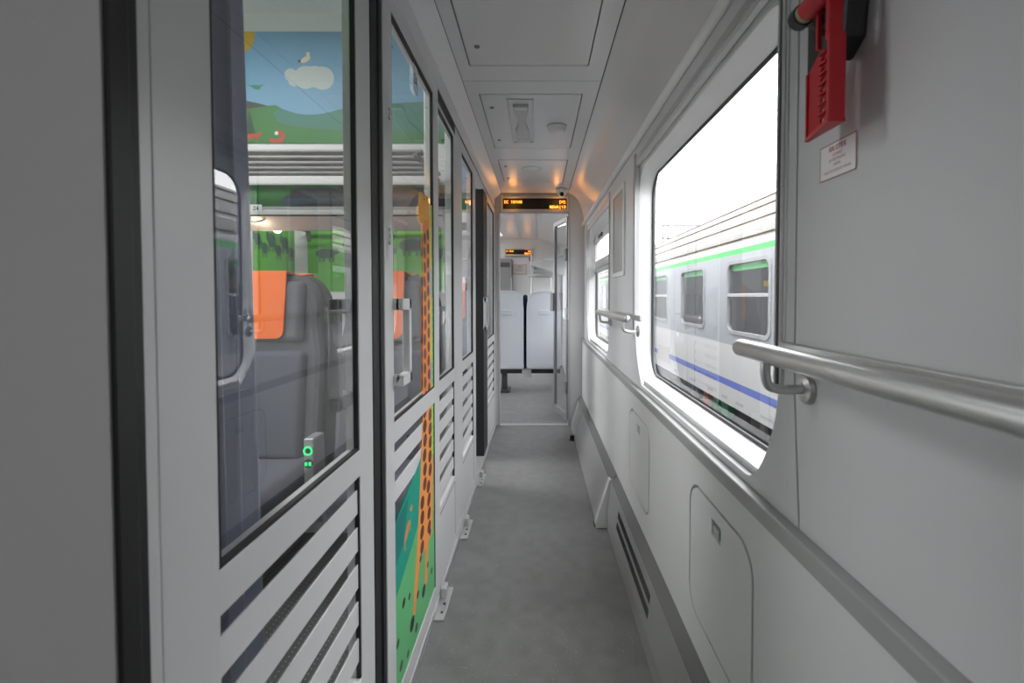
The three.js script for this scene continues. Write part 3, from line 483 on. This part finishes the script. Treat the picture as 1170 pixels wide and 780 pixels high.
const animals = (c, W, H) => { c.fillStyle = '#5fae3c'; c.fillRect(0, 0, W, H); c.fillStyle = '#6fb6dd'; c.fillRect(0, 0, W, H * 0.08); c.fillStyle = '#3e5a52'; for (const [x, y, s] of [[0.1, 0.72, 1], [0.26, 0.66, 1.2], [0.42, 0.72, 1], [0.58, 0.66, 1.3], [0.74, 0.72, 1], [0.9, 0.67, 1.1]]) { const X = x * W, Y = y * H, r = s * H * 0.036; c.beginPath(); c.ellipse(X, Y, r * 2, r, 0, 0, 7); c.fill(); c.beginPath(); c.ellipse(X + r * 2, Y - r * 0.5, r * 0.8, r * 0.7, 0, 0, 7); c.fill(); for (const k of [-1.4, -0.6, 0.6, 1.3]) c.fillRect(X + k * r, Y, r * 0.4, r * 1.7); } };
picture(-2.2, -0.48, my(165), my(40), BULK - 0.004, muralDraw, 'mural', 'mural of sun, cloud, hills and two foxes above the luggage rack');
picture(-2.2, -0.48, my(238), my(212), BULK - 0.004, (c, X, Y, R, W, H) => { c.fillStyle = '#236e28'; c.fillRect(0, 0, W, H); c.fillStyle = '#4a5a70'; c.beginPath(); c.ellipse(X(331), Y(230), R(8), R(6), 0, 0, 7); c.fill(); c.fillRect(X(331), Y(225), W, R(11)); c.fillStyle = '#33333c'; c.beginPath(); c.moveTo(X(326), Y(226)); c.lineTo(X(340), Y(215)); c.lineTo(W, Y(215)); c.lineTo(W, Y(225)); c.lineTo(X(326), Y(227)); c.fill(); c.beginPath(); c.moveTo(X(330), Y(237)); c.bezierCurveTo(X(350), Y(231), X(380), Y(231), X(405), Y(236)); c.lineTo(X(405), Y(238)); c.lineTo(X(330), Y(238)); c.fill(); }, 'mural', 'narrow green mural strip with a dark road under the luggage rack');
picture(-2.2, -0.48, 1.3, 2.6, 0.473, (c, X, Y, R, W, H) => animals(c, W, H), 'mural', 'green mural of dark animals on the wall facing the orange seats');
{ const t = canvas(512, 512, (c, w, h) => animals(c, w, h)); const m = mesh('mural', new THREE.PlaneGeometry(0.64, 1.3).rotateY(Math.PI / 2).translate(XO + 0.004, 1.95, -0.81), S({ map: t, roughness: 0.45 }), scene, true); tag(m, 'green animal mural on the outer wall beside the compartment window', 'mural'); }
tag(mesh('wall_mirror', bx(-2.2, -0.48, 1.2, my(264), BULK - 0.008, BULK - 0.001), M.mirror, scene), 'long mirror above the seat backs under the reading light ledge', 'mirror');
picture(-2.2, -0.48, 2.07, 2.66, 4.361, muralDraw, 'mural', 'mural above the luggage rack of the compartment by the open doorway');
function rack(dw, dir, label, xe = -0.5) { // dw: bulkhead face; slats run along it
  const t = thing('luggage_rack', label, 'luggage rack', [-1.34, 1.86, dw + dir * 0.25]);
  for (let i = 0; i < 5; i++) mesh('slat', bx(-2.2, xe, 1.875, 1.893, dw + dir * (0.05 + i * 0.085), dw + dir * (0.095 + i * 0.085), 0.008), M.slat, t);
  for (const x of [-2.18, -1.74, xe - 0.03]) mesh('bracket', exX(poly([[dw + dir * 0.002, 1.78], [dw + dir * 0.03, 1.78], [dw + dir * 0.05, 1.86], [dw + dir * 0.44, 1.862], [dw + dir * 0.44, 1.876], [dw + dir * 0.002, 1.876]]), x - 0.012, x + 0.012, 0.002), M.grey, t);
}
rack(BULK, -1, 'luggage rack of grey slats below the sunny mural');
rack(0.47, 1, 'luggage rack of grey slats on the animal mural wall', -0.62);
rack(4.36, -1, 'luggage rack of grey slats in the compartment by the open doorway');
{
  const t = thing('reading_light_ledge', 'grey ledge with seat numbers and a small lit reading lamp', 'ledge', [-1.34, 1.6, BULK - 0.07]);
  mesh('body', exX(poly([[BULK, 1.6], [BULK - 0.12, 1.66], [BULK - 0.12, 1.685], [BULK - 0.02, 1.725], [BULK, 1.725]]), -2.2, -0.48, 0.004), M.frame, t);
  mesh('trim', bx(-2.2, -0.48, 1.656, 1.664, BULK - 0.126, BULK - 0.118), M.dark, t);
  for (const [x, txt] of [[-1.42, '24'], [-0.83, '26']]) {
    const g = new THREE.PlaneGeometry(0.062, 0.036).translate(x, 1.697, -(BULK - 0.123)); const nt = canvas(128, 70, (c, w, h) => { c.fillStyle = '#d8d8d8'; c.fillRect(0, 0, w, h); c.fillStyle = '#222'; c.font = 'bold 56px sans-serif'; c.textAlign = 'center'; c.fillText(txt, w / 2, 56); });
    mesh('seat_number', g, S({ map: nt, roughness: 0.5 }), t, true);
  }
  const lamp = mesh('reading_lamp', new THREE.LatheGeometry([[0.03, 0.004], [0.034, -0.004], [0.026, -0.008]].map((p) => new THREE.Vector2(...p)), 28).rotateX(0.5).translate(-1.43, 1.645, -(BULK - 0.09)), M.alu, t);
  mesh('lamp_glow', new THREE.CircleGeometry(0.025, 24).rotateX(Math.PI / 2 + 0.5).translate(-1.43, 1.641, -(BULK - 0.092)), S({ color: rgb(0.8), emissive: rgb(1, 0.72, 0.4), emissiveIntensity: 3 }), lamp);
  const sp = new THREE.PointLight(new THREE.Color().setRGB(1, 0.75, 0.45), 0.05, 3); sp.position.set(-1.43, 1.62, -(BULK - 0.1)); sp.castShadow = true; scene.add(sp);
}
// a compartment seat; built at the bulkhead, faces the camera
function seat(xc, dw, label, group) {
  const t = thing('compartment_seat', label, 'seat', [xc, 0, dw - 0.3], group);
  const w = 0.258, back = new THREE.Shape();
  back.moveTo(xc - w, 0.42); back.lineTo(xc + w, 0.42); back.lineTo(xc + w, 0.95); back.bezierCurveTo(xc + w - 0.01, 1.05, xc + w - 0.03, 1.1, xc + w - 0.03, 1.18); back.bezierCurveTo(xc + w - 0.03, 1.31, xc + 0.16, 1.37, xc + 0.06, 1.37); back.lineTo(xc - 0.06, 1.37); back.bezierCurveTo(xc - 0.16, 1.37, xc - w + 0.03, 1.31, xc - w + 0.03, 1.18); back.bezierCurveTo(xc - w + 0.03, 1.1, xc - w + 0.01, 1.05, xc - w, 0.95); back.closePath();
  const tilt = (g) => g.translate(0, -0.42, dw - 0.15).rotateX(-0.12).translate(0, 0.42, -(dw - 0.15));
  mesh('backrest', tilt(exZ(back, dw - 0.2, dw - 0.1, 0.03, 16)), M.fabricPlain, t);
  mesh('back_cushion', tilt(bx(xc - 0.19, xc + 0.19, 0.44, 0.98, dw - 0.235, dw - 0.16, 0.035)), M.fabric, t);
  mesh('headrest', tilt(bx(xc - 0.17, xc + 0.17, 1.02, 1.33, dw - 0.245, dw - 0.17, 0.035)), M.fabricPlain, t);
  const cv = new THREE.Shape(); rr(xc - 0.09, xc + 0.09, 1.035, 1.375, [0.04, 0.04, 0.01, 0.01], cv);
  mesh('head_cover', tilt(mergeGeometries([join(exZ(cv, dw - 0.256, dw - 0.246, 0.002)), join(bx(xc - 0.09, xc + 0.09, 1.368, 1.376, dw - 0.25, dw - 0.12, 0.003))])), M.orange, t);
  mesh('seat_cushion', bx(xc - 0.255, xc + 0.255, 0.33, 0.46, dw - 0.62, dw - 0.14, 0.05), M.fabric, t);
  mesh('seat_base', bx(xc - 0.25, xc + 0.25, 0.28, 0.335, dw - 0.58, dw - 0.05, 0.01), M.grey, t);
  mesh('leg', bx(xc - 0.03, xc + 0.03, 0, 0.285, dw - 0.42, dw - 0.2, 0.006), M.dark, t);
}
seat(-1.345, BULK - 0.01, 'dark grey middle seat with orange headrest cover below the number plate');
seat(-0.755, BULK - 0.01, 'dark grey seat with orange headrest cover behind the giraffe door');
seat(-1.9, BULK - 0.01, 'dark grey window seat with orange headrest cover beside the curtain');
for (const [x, l] of [[-0.755, 'corridor-side'], [-1.345, 'middle'], [-1.9, 'window-side']]) seat(x, 4.355, `dark grey ${l} seat with orange cover in the compartment by the open doorway`, 'seats by the open doorway');
{
  const t = thing('socket_console', 'slim grey console with two green lit sockets between the seats', 'socket', [-1.05, 0.3, BULK - 0.33]);
  mesh('body', bx(-1.074, -1.026, 0.34, 0.6, BULK - 0.36, BULK - 0.25, 0.008), M.alu, t);
  const glow = S({ color: rgb(0.01, 0.1, 0.03), emissive: rgb(0.02, 0.9, 0.22), emissiveIntensity: 1.6 });
  for (const [y, k] of [[0.545, 0], [0.485, 1]]) {
    const s = mesh('socket', new THREE.CylinderGeometry(0.021, 0.021, 0.006, 28).rotateX(Math.PI / 2).translate(-1.05, y, -(BULK - 0.362)), M.dark, t);
    mesh('socket_light', k ? [bx(-1.064, -1.054, y - 0.008, y + 0.008, BULK - 0.368, BULK - 0.364), bx(-1.046, -1.036, y - 0.008, y + 0.008, BULK - 0.368, BULK - 0.364)] : new THREE.TorusGeometry(0.0175, 0.0042, 10, 32).translate(-1.05, y, -(BULK - 0.366)), glow, s);
  }
}
{ // pleated curtain inside the first door
  const t = thing('curtain', 'blue-grey pleated curtain hanging inside the first glazed door', 'curtain', [-0.53, 0.1, 0.68]);
  mesh('cloth', grid((u, v) => { const d = 0.5 + u * (0.3 + 0.05 * (1 - v)); return [-0.535 - 0.028 * Math.sin(u * 44) - 0.006 * Math.sin(u * 71 + 2 * v), 0.1 + v * 2.35, d]; }, 150, 10), M.curtain, t);
  mesh('curtain_rail', rod([-0.525, 2.46, 0.475], [-0.525, 2.46, 1.0], 0.008), M.alu, t);
}

// ------------------------------------------------------------------ far bulkhead with display and open glass door
{
  const w = setting('wall_far', [0, 0, END], 'grey bulkhead with doorway to the saloon');
  const s = rr(XO, 0.6, 0, CEIL + 0.5); s.holes.push(hole(-0.365, 0.3, 0.001, 2.055, 0));
  mesh('panel', exZ(s, END, END + 0.04), M.wall, w);
  mesh('jamb', [bx(-0.385, -0.362, 0, 2.055, END - 0.012, END + 0.05, 0.003)], M.alu, w);
  mesh('jamb', [bx(0.298, 0.312, 0, 2.055, END - 0.006, END + 0.05, 0.003)], M.alu, w);
  mesh('threshold', bx(-0.36, 0.3, 0, 0.004, END - 0.01, END + 0.05), M.alu, w);
  struct('wall_back', bx(XO, 0.62, 0, CEIL + 0.5, BACK - 0.06, BACK), M.wall, 'end wall of the corridor behind');
}
function ledTex(w, h, rows) { return canvas(w, h, (c) => { c.fillStyle = '#000'; c.fillRect(0, 0, w, h); c.fillStyle = '#ff8228'; for (const [txt, x, y, al, px] of rows) { c.font = `bold ${px}px monospace`; c.textAlign = al; c.fillText(txt, x, y); } }); }
function display(xc, yc, d, w, h, label) {
  const t = thing('led_display', label, 'display', [xc, yc, d]);
  const s = rr(xc - w / 2 - 0.022, xc + w / 2 + 0.022, yc - h / 2 - 0.035, yc + h / 2 + 0.018, 0.006); s.holes.push(hole(xc - w / 2, xc + w / 2, yc - h / 2, yc + h / 2, 0.002));
  mesh('housing', [exZ(s, d - 0.05, d, 0.003), bx(xc - w / 2 - 0.01, xc + w / 2 + 0.01, yc - h / 2 - 0.01, yc + h / 2 + 0.01, d - 0.02, d - 0.002)], M.shelf, t);
  const tex = ledTex(1024, 192, [['IC 18106', 14, 84, 'left', 62], ['[H]', 1010, 84, 'right', 62], ['MEWA|13', 1010, 172, 'right', 62]]);
  mesh('screen', new THREE.PlaneGeometry(w, h).translate(xc, yc, -(d - 0.036)), S({ color: rgb(0.01), emissiveMap: tex, emissive: rgb(1), emissiveIntensity: 6, roughness: 0.9 }), t, true);
  for (const k of [-0.34, 0.36]) { const l = new THREE.PointLight(new THREE.Color().setRGB(1, 0.42, 0.08), 0.05 * w, 0); l.position.set(xc + k * w, yc, -(d - 0.075)); l.shadow.radius = 2; l.castShadow = true; scene.add(l); }
}
display(-0.025, 2.135, END - 0.002, 0.61, 0.105, 'amber text display above the doorway at the corridor end');
{
  const t = thing('dome_camera', 'small white dome camera under the ceiling beside the amber display', 'camera', [0.225, CEIL, 4.2]);
  mesh('housing', new THREE.LatheGeometry([[0, 0], [0.056, 0], [0.056, -0.018], [0.048, -0.034], [0.038, -0.04]].map((p) => new THREE.Vector2(...p)), 36).translate(0.225, CEIL, -4.2), M.white, t);
  mesh('dome', new THREE.SphereGeometry(0.04, 28, 14, 0, Math.PI * 2, Math.PI / 2, Math.PI / 2).translate(0.225, CEIL - 0.038, -4.2), M.white, t);
  mesh('lens', new THREE.SphereGeometry(0.02, 20, 12).translate(0.222, CEIL - 0.055, -4.17), M.black, t);
}
{
  const t = setting('door_6', [0.302, 0.03, END + 0.04], 'narrow framed glass door swung open into the saloon');
  const a = Math.atan2(0.115, 0.42), L = 0.44;
  const s = rr(0, L, 0.03, 2.03, 0.01); s.holes.push(hole(0.03, L - 0.035, 0.1, 1.99, 0.03));
  const place = (g) => g.rotateY(a).translate(0.302, 0, -(END + 0.045));
  mesh('frame', place(exX(s, -0.015, 0.015, 0.002)), M.doorMetal, t);
  mesh('pane', place(new THREE.PlaneGeometry(L - 0.065, 1.89).rotateY(Math.PI / 2).translate(0, 1.045, -L / 2)), M.doorGlass, t);
  for (const y of [0.36, 1.08, 1.66]) mesh('hinge', place(bx(-0.03, 0.02, y - 0.06, y + 0.06, -0.01, 0.05, 0.006)), y > 1 && y < 1.2 ? M.frame : M.grey, t);
  mesh('handle', place(bx(-0.06, -0.016, 1.1, 1.29, L - 0.12, L - 0.03, 0.004)), M.grey, t);
}

// ------------------------------------------------------------------ saloon beyond the bulkhead
{
  struct('wall_saloon', bx(XO, 0.45, 0, CEIL + 0.5, SALOON, SALOON + 0.06), M.wall, 'pale end wall of the saloon');
  const w = setting('ceiling', [0, CEIL + 0.06, 6.4], 'glossy saloon ceiling of long panels');
  mesh('ceiling_panel', bx(XO, -0.3, CEIL + 0.06, CEIL + 0.08, END + 0.045, SALOON), M.ceiling, w);
  mesh('ceiling_panel', bx(-0.297, -0.02, CEIL + 0.06, CEIL + 0.08, END + 0.045, SALOON), M.ceiling, w);
  mesh('ceiling_panel', profileStrip([[-0.017, CEIL + 0.06], [0.2, CEIL + 0.03], [0.38, CEIL - 0.08], [0.45, 1.9]], END + 0.045, SALOON), M.ceiling, w);
  const s = rr(END + 0.045, SALOON, 0, 1.92); s.holes.push(hole(5.0, 6.3, 0.89, 1.8, 0.1), hole(6.9, 8.1, 0.89, 1.8, 0.1));
  struct('wall_saloon', exX(s, XR, XR + 0.08), M.wall, 'saloon side wall with windows');
}
display(-0.34, 2.06, SALOON - 0.002, 0.46, 0.085, 'small amber text display on the far saloon end wall');
{
  const D = 5.85, t = thing('double_seat', 'pair of saloon seats with pale shell backs on a dark steel leg', 'seat', [-0.16, 0, D + 0.2]);
  for (const [x0, x1] of [[-0.61, -0.178], [-0.14, 0.3]]) {
    const xc = (x0 + x1) / 2, w = (x1 - x0) / 2;
    const mk = (k, y0) => { const b = new THREE.Shape(); b.moveTo(xc - w + k, y0); b.lineTo(xc + w - k, y0); b.lineTo(xc + w - k, 1.05); b.bezierCurveTo(xc + w - k, 1.24, xc + w - 0.05, 1.33 - k, xc + w - 0.15, 1.33 - k); b.lineTo(xc - w + 0.15, 1.33 - k); b.bezierCurveTo(xc - w + 0.05, 1.33 - k, xc - w + k, 1.24, xc - w + k, 1.05); b.closePath(); return b; };
    const shell = mesh('back_shell', exZ(mk(0, 0.36), D, D + 0.06, 0.02, 14), M.shell, t); shell.userData.label = 'pale plastic shell back';
    const rim = mk(0, 0.36); rim.holes.push(mk(0.022, 0.385)); mesh('rim', exZ(rim, D - 0.006, D + 0.002, 0.002, 14), M.shell, shell);
    mesh('magazine_clip', bx(xc - 0.06, xc + 0.07, 1.02, 1.08, D - 0.01, D, 0.003), M.shell, shell);
    mesh('foot_shell', bx(xc - w, xc + w, 0.315, 0.365, D - 0.005, D + 0.5, 0.02), M.shell, t);
    mesh('backrest', exZ(mk(0.02, 0.4), D + 0.06, D + 0.15, 0.03, 14), M.navy, t);
    mesh('seat_cushion', bx(xc - w + 0.01, xc + w - 0.01, 0.36, 0.47, D + 0.1, D + 0.56, 0.04), M.navy, t);
  }
  mesh('beam', bx(-0.5, 0.3, 0.24, 0.3, 5.98, 6.06, 0.005), M.dark, t);
  mesh('leg', bx(-0.47, -0.4, 0.02, 0.3, 5.96, 6.08, 0.004), M.dark, t);
  mesh('foot', bx(-0.49, -0.36, 0, 0.025, 5.9, 6.2, 0.004), M.dark, t);
  mesh('socket_box', bx(-0.2, -0.08, 0.2, 0.31, 5.9, 5.97, 0.004), M.frame, t);
  mesh('headrest_wing', bx(-0.19, -0.13, 0.9, 1.28, 5.98, 6.1, 0.03), M.navy, t);
  mesh('centre_support', bx(-0.19, -0.13, 0.31, 0.95, 6.0, 6.06, 0.01), M.navy, t);
}
{
  const t = thing('luggage_rack', 'pale slatted luggage rack over the saloon seats', 'luggage rack', [0.18, 1.6, 6.9]);
  for (let i = 0; i < 6; i++) mesh('slat', bx(-0.06 + i * 0.07, -0.005 + i * 0.07, 1.69 + i * 0.022, 1.705 + i * 0.022, 6.0, 8.0, 0.004), M.white, t);
  mesh('front_edge', bx(-0.09, -0.06, 1.66, 1.8, 6.0, 8.0, 0.01), M.frame, t);
  for (const d of [6.0, 7.0, 7.95]) mesh('bracket', exZ(poly([[-0.07, 1.66], [0.36, 1.53], [0.36, 1.8], [0.3, 1.76], [-0.07, 1.69]]), d, d + 0.03, 0.003), M.frame, t);
}
{
  const t = thing('cabinet', 'tall dark grey cabinet against the saloon end wall', 'cabinet', [-0.58, 0.0, SALOON - 0.1]);
  mesh('body', bx(-0.72, -0.46, 0, 1.93, SALOON - 0.2, SALOON - 0.002, 0.006), M.grey, t);
  mesh('vent', bx(-0.69, -0.49, 1.78, 1.86, SALOON - 0.206, SALOON - 0.198), M.dark, t);
  mesh('door_edge', bx(-0.468, -0.458, 0.02, 1.6, SALOON - 0.206, SALOON - 0.198), M.frame, t);
  const p = thing('notice_frame', 'small framed notice on the saloon end wall beside the cabinet', 'notice', [-0.32, 1.74, SALOON - 0.02]);
  mesh('frame', bx(-0.45, -0.195, 1.66, 1.84, SALOON - 0.014, SALOON - 0.001, 0.003), S({ color: rgb(0.55, 0.38, 0.26), roughness: 0.5 }), p);
  const nt = canvas(256, 160, (c, w, h) => { c.fillStyle = '#c9c7c6'; c.fillRect(0, 0, w, h); c.fillStyle = '#b05a4a'; c.fillRect(80, 22, 96, 16); c.fillStyle = '#8b8f96'; for (let i = 0; i < 4; i++) c.fillRect(40, 58 + i * 20, 176 - (i % 2) * 40, 8); });
  mesh('sheet', new THREE.PlaneGeometry(0.225, 0.15).translate(-0.3225, 1.75, -(SALOON - 0.0155)), S({ map: nt, roughness: 0.5 }), p, true);
  const a = thing('alarm_box', 'small red alarm box on the saloon end wall', 'alarm', [-0.12, 1.93, SALOON - 0.03]);
  mesh('body', bx(-0.15, -0.1, 1.9, 1.96, SALOON - 0.05, SALOON - 0.002, 0.008), S({ color: rgb(0.45, 0.01, 0.02), roughness: 0.4 }), a);
  mesh('button', rod([-0.125, 1.93, SALOON - 0.056], [-0.125, 1.93, SALOON - 0.049], 0.012), M.white, a);
  const g = thing('glass_screen', 'framed glass wind screen behind the right saloon seat', 'screen', [0.1, 0, 7.9]);
  mesh('post', rod([-0.1, 0, 7.9], [-0.1, 1.63, 7.9], 0.014), M.steel, g); mesh('post', rod([0.24, 0, 7.9], [0.24, 1.63, 7.9], 0.014), M.steel, g);
  mesh('top_bar', rod([-0.16, 1.6, 7.9], [0.4, 1.6, 7.9], 0.016), M.steel, g);
  mesh('pane', bx(-0.09, 0.23, 0.6, 1.58, 7.896, 7.904), M.diffuser, g);
}

// ------------------------------------------------------------------ outside: neighbouring carriage, track bed, gantry
{
  const X = 2.5, D0 = -6, D1 = 34;
  const t = thing('railway_carriage', 'white carriage with blue and green stripes on the next track', 'carriage', [3.9, -1.1, 14]);
  const wins = []; for (let d = 5.44 - 1.93 * 5; d < D1 - 1.5; d += 1.93) wins.push([d - 0.55, d + 0.55]);
  const band = (y0, y1, mat, name, x = X) => { const s = rr(D0, D1, y0, y1); if (y1 > 1.5 && y0 < 0.9) for (const [a, b] of wins) s.holes.push(hole(a, b, 0.8, 1.68, 0.1)); mesh(name, exX(s, x, x + 0.05), mat, t); };
  band(0.63, 1.78, M.extGrey, 'window_band'); band(1.7801, 1.85, M.extGreen, 'green_stripe'); band(1.8501, 1.93, M.extWhite, 'upper_panel'); band(0.17, 0.6299, M.extWhite, 'side_panel'); band(0.08, 0.1699, M.extBlue, 'blue_stripe'); band(-0.16, 0.0799, M.extWhite, 'lower_panel');
  const roof = [[2.5, 1.93], [2.505, 1.97], [2.54, 2.08], [2.62, 2.2], [2.76, 2.37], [2.96, 2.54], [3.3, 2.7], [3.9, 2.78], [4.5, 2.7], [4.85, 2.54], [5.2, 2.2], [5.3, 1.93]];
  mesh('roof', profileStrip(roof, D0, D1), M.extRoof, t);
  for (const [x, y] of [[2.506, 1.965], [2.6, 2.175], [2.75, 2.365], [2.95, 2.54]]) mesh('roof_rib', rod([x - 0.006, y, D0], [x - 0.006, y, D1], 0.011, 8), M.extRib, t);
  mesh('inner_wall', bx(5.2, 5.3, -0.2, 2.4, D0, D1), M.compWall, t); mesh('inner_floor', bx(X + 0.05, 5.2, -0.02, 0.0, D0, D1), M.vinyl, t); mesh('inner_ceiling', bx(X + 0.05, 5.2, 2.1, 2.12, D0, D1), M.compWall, t);
  for (const d of [D0, D1 - 0.05]) mesh('end_wall', bx(X + 0.05, 5.2, 0, 2.1, d, d + 0.05), M.compWall, t);
  mesh('underframe', [bx(X + 0.2, 5.2, -0.75, -0.17, D0, D1)], M.extDark, t);
  const rimS = (a, b) => { const s = rr(a - 0.03, b + 0.03, 0.77, 1.71, 0.12); s.holes.push(hole(a + 0.02, b - 0.02, 0.82, 1.66, 0.09)); return s; };
  wins.forEach(([a, b], k) => {
    if (a < 2) return;
    const f = mesh('window', exX(rimS(a, b), X - 0.012, X + 0.03, 0.003), S({ color: rgb(0.3, 0.3, 0.31), roughness: 0.5 }), t);
    mesh('pane', new THREE.PlaneGeometry(b - a - 0.04, 0.84).rotateY(Math.PI / 2).translate(X + 0.015, 1.24, -(a + b) / 2), M.glass, f);
    if (k % 2) mesh('transom', bx(X - 0.01, X + 0.03, 1.25, 1.29, a + 0.02, b - 0.02, 0.003), M.alu, f);
    mesh('seat_back', bx(X + 0.25, X + 0.7, 0.4, 1.3, a + 0.1, a + 0.24, 0.06), M.white, f);
    mesh('headboard', bx(X + 0.045, X + 0.05, 1.58, 1.66, a + 0.03, b - 0.03), M.extGreen, f);
    if (k % 2) mesh('yellow_notice', bx(X + 0.3, X + 0.31, 1.38, 1.45, a + 0.35, a + 0.75), S({ color: rgb(0.8, 0.5, 0.03), roughness: 0.6 }), f);
  });
  struct('wall_outside', [bx(XO - 0.1, 0.6, -0.9, 2.75, SALOON + 0.12, 30), bx(XO - 0.1, 0.6, -0.9, 2.75, -14, BACK - 0.08)], M.extGrey, 'outside of the carriage itself further along');
  mesh('hatch_plate', bx(X - 0.006, X + 0.001, -0.02, 0.3, 8.6, 9.4, 0.002), S({ color: rgb(0.5, 0.48, 0.46), roughness: 0.5 }), t);
  for (const [d, w, col] of [[5.4, 0.5, [0.03, 0.03, 0.03]], [6.3, 0.24, [0.02, 0.16, 0.08]], [6.62, 0.16, [0.02, 0.2, 0.1]], [7.0, 0.2, [0.28, 0.08, 0.05]], [7.5, 0.3, [0.1, 0.1, 0.12]]]) mesh('equipment_box', bx(X + 0.1, X + 0.4, -0.42, -0.19, d - w / 2, d + w / 2, 0.02), S({ color: rgb(...col), roughness: 0.6 }), t);
  for (const [d, w] of [[4.9, 0.5], [5.6, 0.3], [6.05, 0.25], [6.55, 0.3], [7.3, 0.4], [8.2, 0.3]]) mesh('lettering_plate', bx(X - 0.003, X + 0.001, -0.1, -0.06, d - w / 3, d + w / 3), S({ color: rgb(0.42, 0.43, 0.46), roughness: 0.6 }), t);
  const gr = struct('ground', bx(-40, 60, -1.35, -1.2, -40, 90), M.ballast, 'grey ballast track bed outside'); void gr;
}
{
  const t = thing('catenary_gantry', 'thin grey catenary gantry rising behind the neighbouring carriage', 'gantry', [9, -1.2, 32]);
  const L = S({ color: rgb(0.14, 0.14, 0.15), roughness: 0.6 });
  mesh('mast', [bx(8.75, 8.85, -1.2, 6.3, 32, 32.1), bx(9.1, 9.2, -1.2, 6.3, 32, 32.1)], L, t);
  mesh('beam', [bx(8.7, 24, 6.2, 6.3, 32, 32.1), bx(8.7, 24, 5.3, 5.4, 32, 32.1)], L, t);
}
renderer.render(scene, camera);
